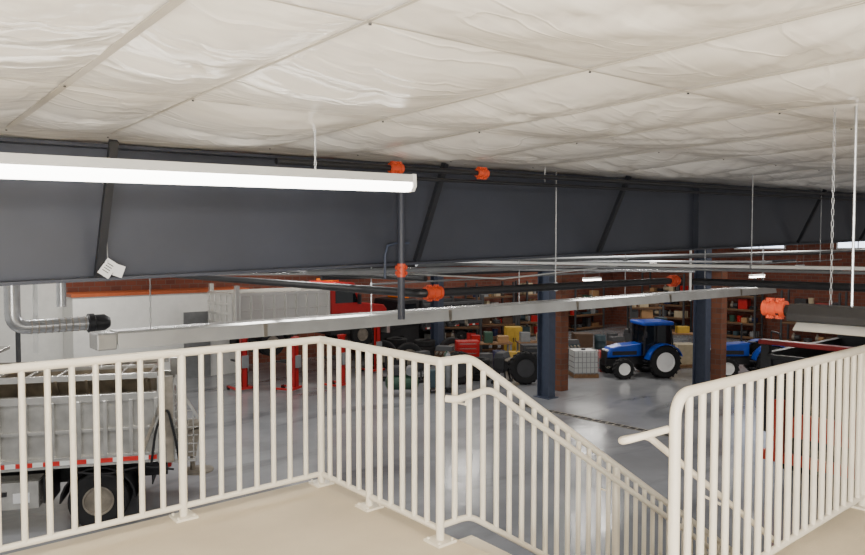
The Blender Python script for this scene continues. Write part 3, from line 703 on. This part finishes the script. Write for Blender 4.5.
# ---------------------------------------------------------------- shop clutter
def drum(px, py, m_, label):
    p = G(px, py); t = thing('drum', label, 'drum', (p.x, p.y, 0))
    MB().lathe([(.28, 0), (.29, .02), (.29, .29), (.305, .3), (.29, .32), (.29, .58), (.305, .6), (.29, .62), (.29, .87), (.28, .89), (.27, .87)], (0, 0, 0), 'z', 24).build('body', m_, t, True)
    MB().cyl((.15, 0, .87), (.15, 0, .91), .04).build('bung', STEEL, t)
drum(499, 371, NAVY, 'navy blue steel drum beside the workbench'); drum(514, 372, YEL, 'yellow steel drum beside the blue drum')
drum(602, 371, REDD, 'red steel drum right of the white tote tank'); drum(486, 374, DGREY, 'dark grey steel drum in front of the workbench')
drum(600, 352, TEAL, 'teal drum farther back beyond the tote tank'); drum(612, 350, DGREY, 'charcoal drum farther back beyond the tote tank')
t0 = None
for i, (px, py) in enumerate(((383, 368), (409, 371), (452, 364))):
    p = G(px, py)
    lab = ['black tire at left end of the row below the riser', 'black tire left of the distant blue column', 'black tire standing alone right of the distant blue column'][i]
    if t0 is None:
        t0 = thing('tire', lab, 'tire', (p.x, p.y, 0), R(-40), 'standing tires on far floor')
        MB().lathe(tire_prof(.62, .36), (0, 0, .62), 'y', 32, True).build('tread_ring', DARK, t0, True)
        MB().lathe([(.36, -.1), (.36, .1), (.1, .06)], (0, 0, .62), 'y', 24).build('rim', STEELD, t0, True)
    else: dup(t0, (p.x, p.y, 0), R(-40+i*9), lab)
for px, py, rz, lab in [(459, 384, -30, 'large lugged tractor tire standing in front of the red tool chest'), (525, 384, -35, 'large lugged tractor tire standing nearest the left blue column')]:
    p = G(px, py); t = thing('tire', lab, 'tire', (p.x, p.y, 0), R(rz))
    m = MB(); m.lathe(tire_prof(.62, .36), (0, 0, .64), 'y', 32, True)
    for j in range(20):
        a = 2*PI*j/20
        for s in (-1, 1): m.box((.62*math.cos(a+.05*s), s*.09, .64+.62*math.sin(a+.05*s)), (.05, .18, .05), Matrix.Rotation(-a, 3, 'Y') @ Matrix.Rotation(s*.6, 3, 'X'))
    m.build('tread_ring', DARK, t, True)
    MB().lathe([(.36, -.12), (.36, .12), (.32, .10), (.30, .02), (.1, .02)], (0, 0, .64), 'y', 24).build('rim', DGREY, t, True)
ft = None
for (px, py, n, lab) in [(396, 362, 4, 'flat black tire in the stack behind the left standing tires'), (424, 364, 4, 'flat black tire in the stack beside the distant blue column'), (478, 379, 3, 'flat black tire in the front stack by the red tool chest')]:
    p = G(px, py)
    for k in range(n):
        if ft is None:
            ft = MB().lathe(tire_prof(.5, .28), (0, 0, .14), 'z', 28, True).build('tire', DARK, smooth=True, pivot='world'); o = ft
        else: o = ft.copy(); COL.objects.link(o)
        o.location = (p.x+.03*(k % 2), p.y, .281*k); tag(o, lab, 'tire', 'flat tires in stack %s' % {396: 'by left tires', 424: 'by the far column', 478: 'by the red tool chest'}[px])
def bench(px, py, L, label, rz):
    p = G(px, py); t = thing('workbench', label, 'workbench', (p.x, p.y, 0), rz)
    MB().bb(-L/2, L/2, -.4, .4, .86, .93).build('top', WOOD, t, bevel=.008)
    for x in (-L/2+.08, L/2-.08):
        for y in (-.34, .34): MB().bb(x-.04, x+.04, y-.04, y+.04, 0, .86).build('leg', GREY, t)
    MB().bb(-L/2+.05, L/2-.05, -.36, .36, .25, .29).build('shelf', GREY, t)
    return t
w1 = bench(490, 362, 2.0, 'wooden topped workbench between the tires and left blue column', R(-35))
w2 = bench(534, 361, 1.6, 'wooden topped workbench just left of the left blue column', R(-35))
w3 = bench(672, 350, 2.4, 'wooden topped workbench behind the cab tractor', R(-60))
def put(t, x, y, z): return t.matrix_basis @ Vector((x, y, z))
bpy.context.view_layer.update()
def crate(pt, d, m_, label, rz=R(-35), group=None):
    t = thing('box', label, 'box', pt, rz, group)
    MB().bb(-d[0]/2, d[0]/2, -d[1]/2, d[1]/2, 0, d[2]).build('carton', m_, t, bevel=.01)
    MB().bb(-d[0]/2-.004, d[0]/2+.004, -.03, .03, d[2]*.0+.001, d[2]+.004).build('band', BEIGE if m_ is CARD else BLACK, t)
for tt, x, d, m_, lab in [(w1, -.7, (.4, .4, .35), RED, 'red box on left end of the long workbench'), (w1, -.1, (.4, .4, .5), GREEN, 'green box on middle of the long workbench'),
        (w1, .6, (.5, .4, .3), CARD, 'cardboard box on right end of the long workbench'), (w2, -.45, (.45, .4, .45), GREY, 'grey box on left end of the shorter workbench'), (w2, .4, (.5, .4, .4), BEIGE, 'beige box on right end of the shorter workbench'),
        (w3, -.6, (.6, .4, .5), BRN, 'brown box on the workbench behind the cab tractor'), (w3, .5, (.6, .4, .35), YEL, 'yellow box on the workbench behind the cab tractor')]:
    crate(put(tt, x, 0, .93), d, m_, lab)
def chest(px, py, label, m_, rz=R(-35)):
    p = G(px, py); t = thing('tool_chest', label, 'tool chest', (p.x, p.y, 0), rz)
    MB().bb(-.5, .5, -.3, .3, .14, 1.3).build('cabinet', m_, t, bevel=.015)
    for k in range(5):
        z = .2+k*.21
        d = MB().bb(-.46, .46, -.325, -.3, z, z+.19).build('drawer', m_, t, bevel=.006); MB().bb(-.36, .36, -.345, -.325, z+.14, z+.165).build('handle', STEEL, d)
    for x in (-.4, .4):
        for y in (-.22, .22): MB().cyl((x, y-.02, .07), (x, y+.02, .07), .07).build('caster', DARK, t)
chest(467, 370, 'red rolling tool chest right of the lone tire', RED)
chest(533, 375, 'dark grey rolling tool chest left of the left blue column', DGREY)
def engine(px, py, m_, label, rz):
    p = G(px, py); t = thing('engine', label, 'engine', (p.x, p.y, 0), rz)
    m = MB(); m.bb(-.4, .4, -.22, .22, .55, 1.0); m.bb(-.32, .32, -.16, .16, .42, .56); m.build('block', m_, t, bevel=.02)
    m = MB(); m.prism([(-.22, 1.0), (.22, 1.0), (.16, 1.2), (-.16, 1.2)], 'x', -.36, .36); m.build('head', DGREY, t, bevel=.015)
    for k in range(4): MB().cyl((-.27+k*.18, -.34, .9), (-.27+k*.18, -.16, .95), .05).build('exhaust_port', STEELD, t)
    for z, r in ((.66, .15), (.92, .1)): MB().lathe([(r, 0), (r*.85, .03), (r, .06)], (.42, 0, z), 'x', 16).build('pulley', BLACK, t)
    m = MB()
    for y in (-.25, .25): m.bar((-.5, y, .05), (.5, y, .05), .07, .1); m.bar((-.3, y, .05), (-.2, y*.7, .5), .06, .06); m.bar((.3, y, .05), (.2, y*.7, .5), .06, .06)
    m.build('stand', BLACK, t)
engine(421, 381, DGREY, 'grey engine on stand in front of the standing tires', R(10)); engine(445, 374, BRN, 'rusty brown engine on stand left of the red tool chest', R(-60))
engine(570, 366, TEAL, 'teal engine on stand behind the left brick pier', R(-20)); engine(628, 352, DGREY, 'dark engine on stand behind the cab tractor hood', R(30))
engine(395, 380, BLACK, 'black engine on stand at left end near the raised truck', R(-35)); engine(502, 382, BLACK, 'black engine on stand in front of the drums', R(25))
engine(616, 362, BRN, 'brown engine on stand between tote tank and the cab tractor', R(-10)); engine(556, 358, DGREY, 'charcoal engine on stand just behind the left blue column', R(60))
def press(px, py, m_, label, rz):
    p = G(px, py); t = thing('drill_press', label, 'drill press', (p.x, p.y, 0), rz)
    MB().bb(-.3, .3, -.35, .35, 0, .1).build('base', m_, t, bevel=.02); MB().cyl((0, .2, .1), (0, .2, 1.75), .06).build('column', STEELD, t)
    MB().bb(-.25, .25, -.3, .15, .85, .92).build('table', STEELD, t, bevel=.01)
    MB().prism([(-.4, 1.5), (.3, 1.5), (.36, 1.7), (.3, 2.0), (-.36, 2.0), (-.42, 1.75)], 'x', -.17, .17).build('head', m_, t, bevel=.03)
    MB().cyl((0, -.22, 1.15), (0, -.22, 1.5), .04).build('spindle', STEEL, t)
    for k in range(3): a = 2*PI*k/3; MB().cyl((.17, -.15, 1.6), (.25, -.15+.22*math.cos(a), 1.6+.22*math.sin(a)), .015, seg=6).build('lever', BLACK, t)
press(546, 353, GREY, 'grey drill press behind the left blue column', R(-50)); press(660, 358, TEAL, 'teal drill press behind the rear wheel of the cab tractor', R(-30))
p = G(438, 392); t = thing('welding_cart', 'dark welding machine on a wheeled cart with two gas bottles', 'welding cart', (p.x, p.y, 0), R(-30))
MB().bb(-.5, .5, -.28, .28, .15, .2).build('tray', BLACK, t); MB().bb(-.4, .15, -.22, .22, .2, .85).build('machine', TEAL, t, bevel=.02)
for y in (-.13, .13): MB().lathe([(.1, .2), (.11, .22), (.11, 1.3), (.08, 1.42), (.03, 1.46), (.03, 1.52)], (.35, y, 0), 'z', 14).build('gas_bottle', GREY if y < 0 else GREEN, t, True)
for x in (-.4, .4): MB().cyl((x, -.3, .1), (x, .3, .1), .1).build('wheel', DARK, t)
def pallet(px, py, label):
    p = G(px, py); t = thing('pallet', label, 'pallet', (p.x, p.y, 0), R(-30))
    for y in (-.45, 0, .45): MB().bb(-.58, .58, y-.05, y+.05, 0, .1).build('bearer', WOOD, t)
    m = MB()
    for j in range(7): x = -.52+j*.173; m.bb(x-.06, x+.06, -.5, .5, .1, .122)
    m.build('deck', WOOD, t)
    return p
p = pallet(684, 366, 'wooden pallet left of the right blue column')
crate((p.x, p.y, .122), (.9, .7, .9), BEIGE, 'beige box lying on the pallet left of the right column')
p = pallet(582, 353, 'single wooden pallet loaded with a brown crate behind brick pier')
crate((p.x, p.y, .122), (.9, .8, .9), BRN, 'large brown crate on the single wooden pallet')
p = G(583, 376); t = thing('tote_tank', 'cloudy white plastic tote tank in a metal cage right of the brick pier', 'tank', (p.x, p.y, 0), R(-35))
MB().bb(-.5, .5, -.45, .45, .17, 1.1).build('bottle', TANKW, t, bevel=.06)
m = MB()
for z in (.2, .42, .64, .86, 1.1):
    for y in (-.47, .47): m.bb(-.52, .52, y-.012, y+.012, z-.012, z+.012)
    for x in (-.52, .52): m.bb(x-.012, x+.012, -.47, .47, z-.012, z+.012)
for k in range(7):
    x = -.52+k*.1733
    for y in (-.47, .47): m.bb(x-.012, x+.012, y-.012, y+.012, .15, 1.12)
m.build('cage', GALV, t); MB().bb(-.52, .52, -.47, .47, .0, .15).build('pallet', WOOD, t)
MB().cyl((0, 0, 1.1), (0, 0, 1.15), .1).build('lid', BLACK, t)
p = G(402, 396); t = thing('air_compressor', 'green air compressor with horizontal tank in front of the tires', 'compressor', (p.x, p.y, 0), R(-35))
MB().lathe([(.1, -.6), (.24, -.53), (.27, -.46), (.27, .46), (.24, .53), (.1, .6)], (0, 0, .5), 'x', 20).build('tank', GREEN, t, True)
MB().bb(-.4, .0, -.2, .2, .76, 1.1).build('pump', DGREY, t, bevel=.05); MB().cyl((.3, -.25, .92), (.3, .25, .92), .16, seg=20).build('motor', GREY, t, True)
for x in (-.4, .4): MB().bb(x-.05, x+.05, -.24, .24, 0, .26).build('foot', BLACK, t)
p = G(513, 357); t = thing('safety_cabinet', 'tall dull yellow storage cabinet behind the workbenches', 'cabinet', (p.x, p.y, 0), R(-35))
MB().bb(-.4, .4, -.3, .3, 0, 1.5).build('body', YEL, t, bevel=.01)
for s in (-1, 1):
    d = MB().bb(.195*s-.18, .195*s+.18, -.32, -.3, .08, 1.43).build('door', YEL, t); MB().bb(.05*s-.015, .05*s+.015, -.345, -.32, .8, 1.0).build('handle', BLACK, d)
# pallet racks with an untidy mix of boxes, buckets, rolls and small pumps
bc = [CARD, BRN, DGREY, GREY, BEIGE, DGREY, TEAL, WOOD, BRN, CARD, RED, GREEN, NAVY, BRN, BLACK, BEIGE, GREY, WHITE]
def rack(loc, rz, label, L=3.0, H=3.4, D=.9, seed=0, levels=(.15, .95, 1.75, 2.55), mid=False):
    rnd = random.Random(seed); short = label.split(' with ')[0]
    t = thing('pallet_rack', label, 'shelf rack', loc, rz); bpy.context.view_layer.update()
    for x in (-L/2, L/2):
        for y in (-D/2, D/2): MB().bb(x-.05, x+.05, y-.05, y+.05, 0, H).build('upright', DGREY, t)
    for lv in levels:
        for y in (-D/2, D/2): MB().bb(-L/2, L/2, y-.03, y+.03, lv-.08, lv).build('beam', BRN, t)
        MB().bb(-L/2, L/2, -D/2, D/2, lv, lv+.03).build('deck', WOOD, t)
        x = -L/2+.08
        while x < L/2-.3:
            kind = rnd.choice(['box', 'box', 'bucket', 'roll', 'box', 'pump'])
            w = rnd.uniform(.2, .8) if kind == 'box' else (rnd.uniform(.28, .36) if kind == 'bucket' else .46)
            h = rnd.uniform(.12, .5 if mid else .64) if lv < 2.5 else rnd.uniform(.2, 1.0); m_ = rnd.choice(bc)
            if x+w > L/2-.06: break
            pt = t.matrix_basis @ Vector((x+w/2, rnd.uniform(-.12, .05)*D, lv+.031)); a = rz+rnd.uniform(-.12, .12)
            if kind == 'box': crate(pt, (w*.94, D*.55, h), m_, 'storage box stacked on the '+short, a, 'boxes on '+short)
            elif kind == 'bucket':
                b = thing('bucket', 'bucket standing on the '+short, 'bucket', pt, a, 'buckets on '+short)
                MB().lathe([(w*.4, 0), (w*.48, .36), (w*.5, .36), (w*.5, .39), (w*.45, .39)], (0, 0, 0), 'z', 16).build('pail', m_, b, True)
                MB().sweep([(-w*.49, 0, .36), (-w*.3, -.1, .26), (0, -w*.5, .22), (w*.3, -.1, .26), (w*.49, 0, .36)], .008, 6).build('handle', STEEL, b)
            elif kind == 'roll':
                b = thing('hose_reel', 'coiled hose reel lying on the '+short, 'hose reel', pt, a, 'reels on '+short)
                MB().lathe([(.1, .02), (.2, 0), (.22, .06), (.2, .1), (.22, .15), (.2, .2), (.1, .18)], (0, 0, 0), 'z', 18, True).build('coil', rnd.choice([DARK, BRN, DGREY]), b, True)
                MB().cyl((0, 0, 0), (0, 0, .2), .06).build('hub', GREY, b)
            else:
                b = thing('pump', 'small pump unit sitting on the '+short, 'pump', pt, a, 'pumps on '+short)
                MB().bb(-.2, .2, -.14, .14, 0, .06).build('foot', BLACK, b); MB().cyl((-.2, 0, .2), (.06, 0, .2), .13, seg=16).build('motor', m_, b, True)
                MB().lathe([(.15, .06), (.17, .1), (.17, .18), (.1, .22)], (0, 0, .2), 'x', 16).build('casing', STEELD, b, True); MB().cyl((.14, 0, .3), (.14, 0, .44), .05).build('outlet', STEELD, b)
            x += w+rnd.uniform(.02, .2)
    return t
rack((28.8, 29.1, 0), 0, 'first pallet rack on far brick wall with mixed boxes', seed=3)
rack((33.0, 29.1, 0), 0, 'second pallet rack on far brick wall with mixed boxes', seed=4)
rack((37.6, 29.1, 0), 0, 'third pallet rack on far brick wall with mixed boxes', seed=9, H=2.8, levels=(.15, 1.0, 1.9))
rack((40.8, 20.5, 0), R(90), 'right wall pallet rack behind the partly hidden tractor with boxes', H=3.8, seed=5)
rack((40.8, 16.0, 0), R(90), 'right wall pallet rack farthest right with boxes', H=3.0, seed=6, levels=(.15, 1.2, 2.2))
rack((40.8, 25.0, 0), R(90), 'right wall pallet rack nearest the far corner with boxes', H=3.8, seed=8)
for px, py, sd, lab in [(462, 356, 21, 'low parts shelf right of the far column with dark parts'), (498, 352, 22, 'low parts shelf behind the long workbench with dark parts'), (535, 349, 23, 'low parts shelf behind the shorter workbench with dark parts'), (645, 344, 24, 'low parts shelf behind the cab tractor with dark parts')]:
    p = G(px, py); rack((p.x, p.y, 0), R(-40), lab, L=1.8, H=2.2, D=.55, seed=sd, levels=(.15, .8, 1.45, 2.05), mid=True)
# trench drain in the garage floor
p0 = G(505, 402); p1 = G(670, 436); d = (p1-p0)
t = thing('floor_drain', 'long dark trench drain set in the grey garage floor', 'drain', (p0.x, p0.y, 0), math.atan2(d.y, d.x))
Ld = d.length; MB().bb(0, Ld, -.11, .11, .002, .006).build('channel', DARK, t)
m = MB()
for k in range(int(Ld/.25)): m.bb(.05+k*.25, .09+k*.25, -.11, .11, .006, .012)
for y in (-.12, .12): m.bb(0, Ld, y-.015, y+.015, .004, .012)
m.build('grate', STEELD, t)
# ---------------------------------------------------------------- hanging lights beyond the girder
for px, py, Z, lab in [(592, 279, 24, 'hanging shop light between left blue column and the tractor roof'), (757, 276, 24, 'hanging shop light above the partly hidden tractor'), (573, 269, 34, 'small distant shop light above the left brick pier'), (655, 262, 40, 'distant shop light near the far corner'),
        (478, 268, 36, 'small distant shop light right of the riser'), (520, 271, 38, 'small distant shop light left of the left blue column'), (700, 268, 42, 'tiny distant shop light at right blue column'), (800, 266, 38, 'small distant shop light above the near heater coupling')]:
    d = ray(px, py); P = CAM+d*Z
    if P.y > 28.5: P = CAM+d*(28.3/d.y)
    t = thing('shop_light', lab, 'light', P)
    MB().bb(-.45, .45, -.07, .07, .0, .06).build('housing', WHITE, t)
    MB().bb(-.43, .43, -.06, .06, -.05, 0).build('diffuser', LED2, t)
    for x in (-.4, .4): MB().cyl((x, 0, .06), (x, 0, ceilz(P.x)-P.z-.02), .006, seg=5).build('chain', GALV, t)

# ---------------------------------------------------------------- lights
def area(loc, size, sy, power, rot=(0, 0, 0), col=(1, .96, .9)):
    l = bpy.data.lights.new('lamp', 'AREA'); l.shape = 'RECTANGLE'; l.size = size; l.size_y = sy; l.energy = power; l.color = col
    o = bpy.data.objects.new('lamp', l); COL.objects.link(o); o.location = loc; o.rotation_euler = rot
for x in (6, 15, 24, 34):
    for y in (10, 18, 26):
        far = x > 20 or y > 24
        area((x, y, 6.05 if x < 12 else 6.3), 2.6, .6, 235 if far else 190, col=(1, .95, .87) if far else (1, .99, .97))
area((1, 10.5, 5.9), 2.4, .3, 190, col=(1, .98, .95)); area((-2, 15, 5.8), 2.4, .3, 220, col=(1, .98, .95))
area((-1.6, -2.2, 5.75), 2.6, .5, 160, (R(58), 0, R(-40)), (1, .98, .94))
area((-1.2, -1.8, 4.2), 2.8, 1.0, 420, (R(130), 0, R(-40)), (1, .98, .94))  # added uplight behind the camera, no fixture there; brightens the ceiling sheet
area((3.0, -2.5, 5.9), 2.4, .4, 90, (R(35), 0, R(-10)), (1, .98, .95))
w = bpy.data.worlds.new('World'); S.world = w; w.use_nodes = True
w.node_tree.nodes['Background'].inputs[0].default_value = (1, .98, .95, 1); w.node_tree.nodes['Background'].inputs[1].default_value = .6

c = bpy.data.cameras.new('Camera'); co = bpy.data.objects.new('Camera', c); COL.objects.link(co)
c.sensor_width = 36; c.lens = 36*F/865; c.clip_start = .05; c.clip_end = 200
co.location = CAM; co.rotation_euler = (R(90)-PITCH, 0, -YAW)
S.camera = co
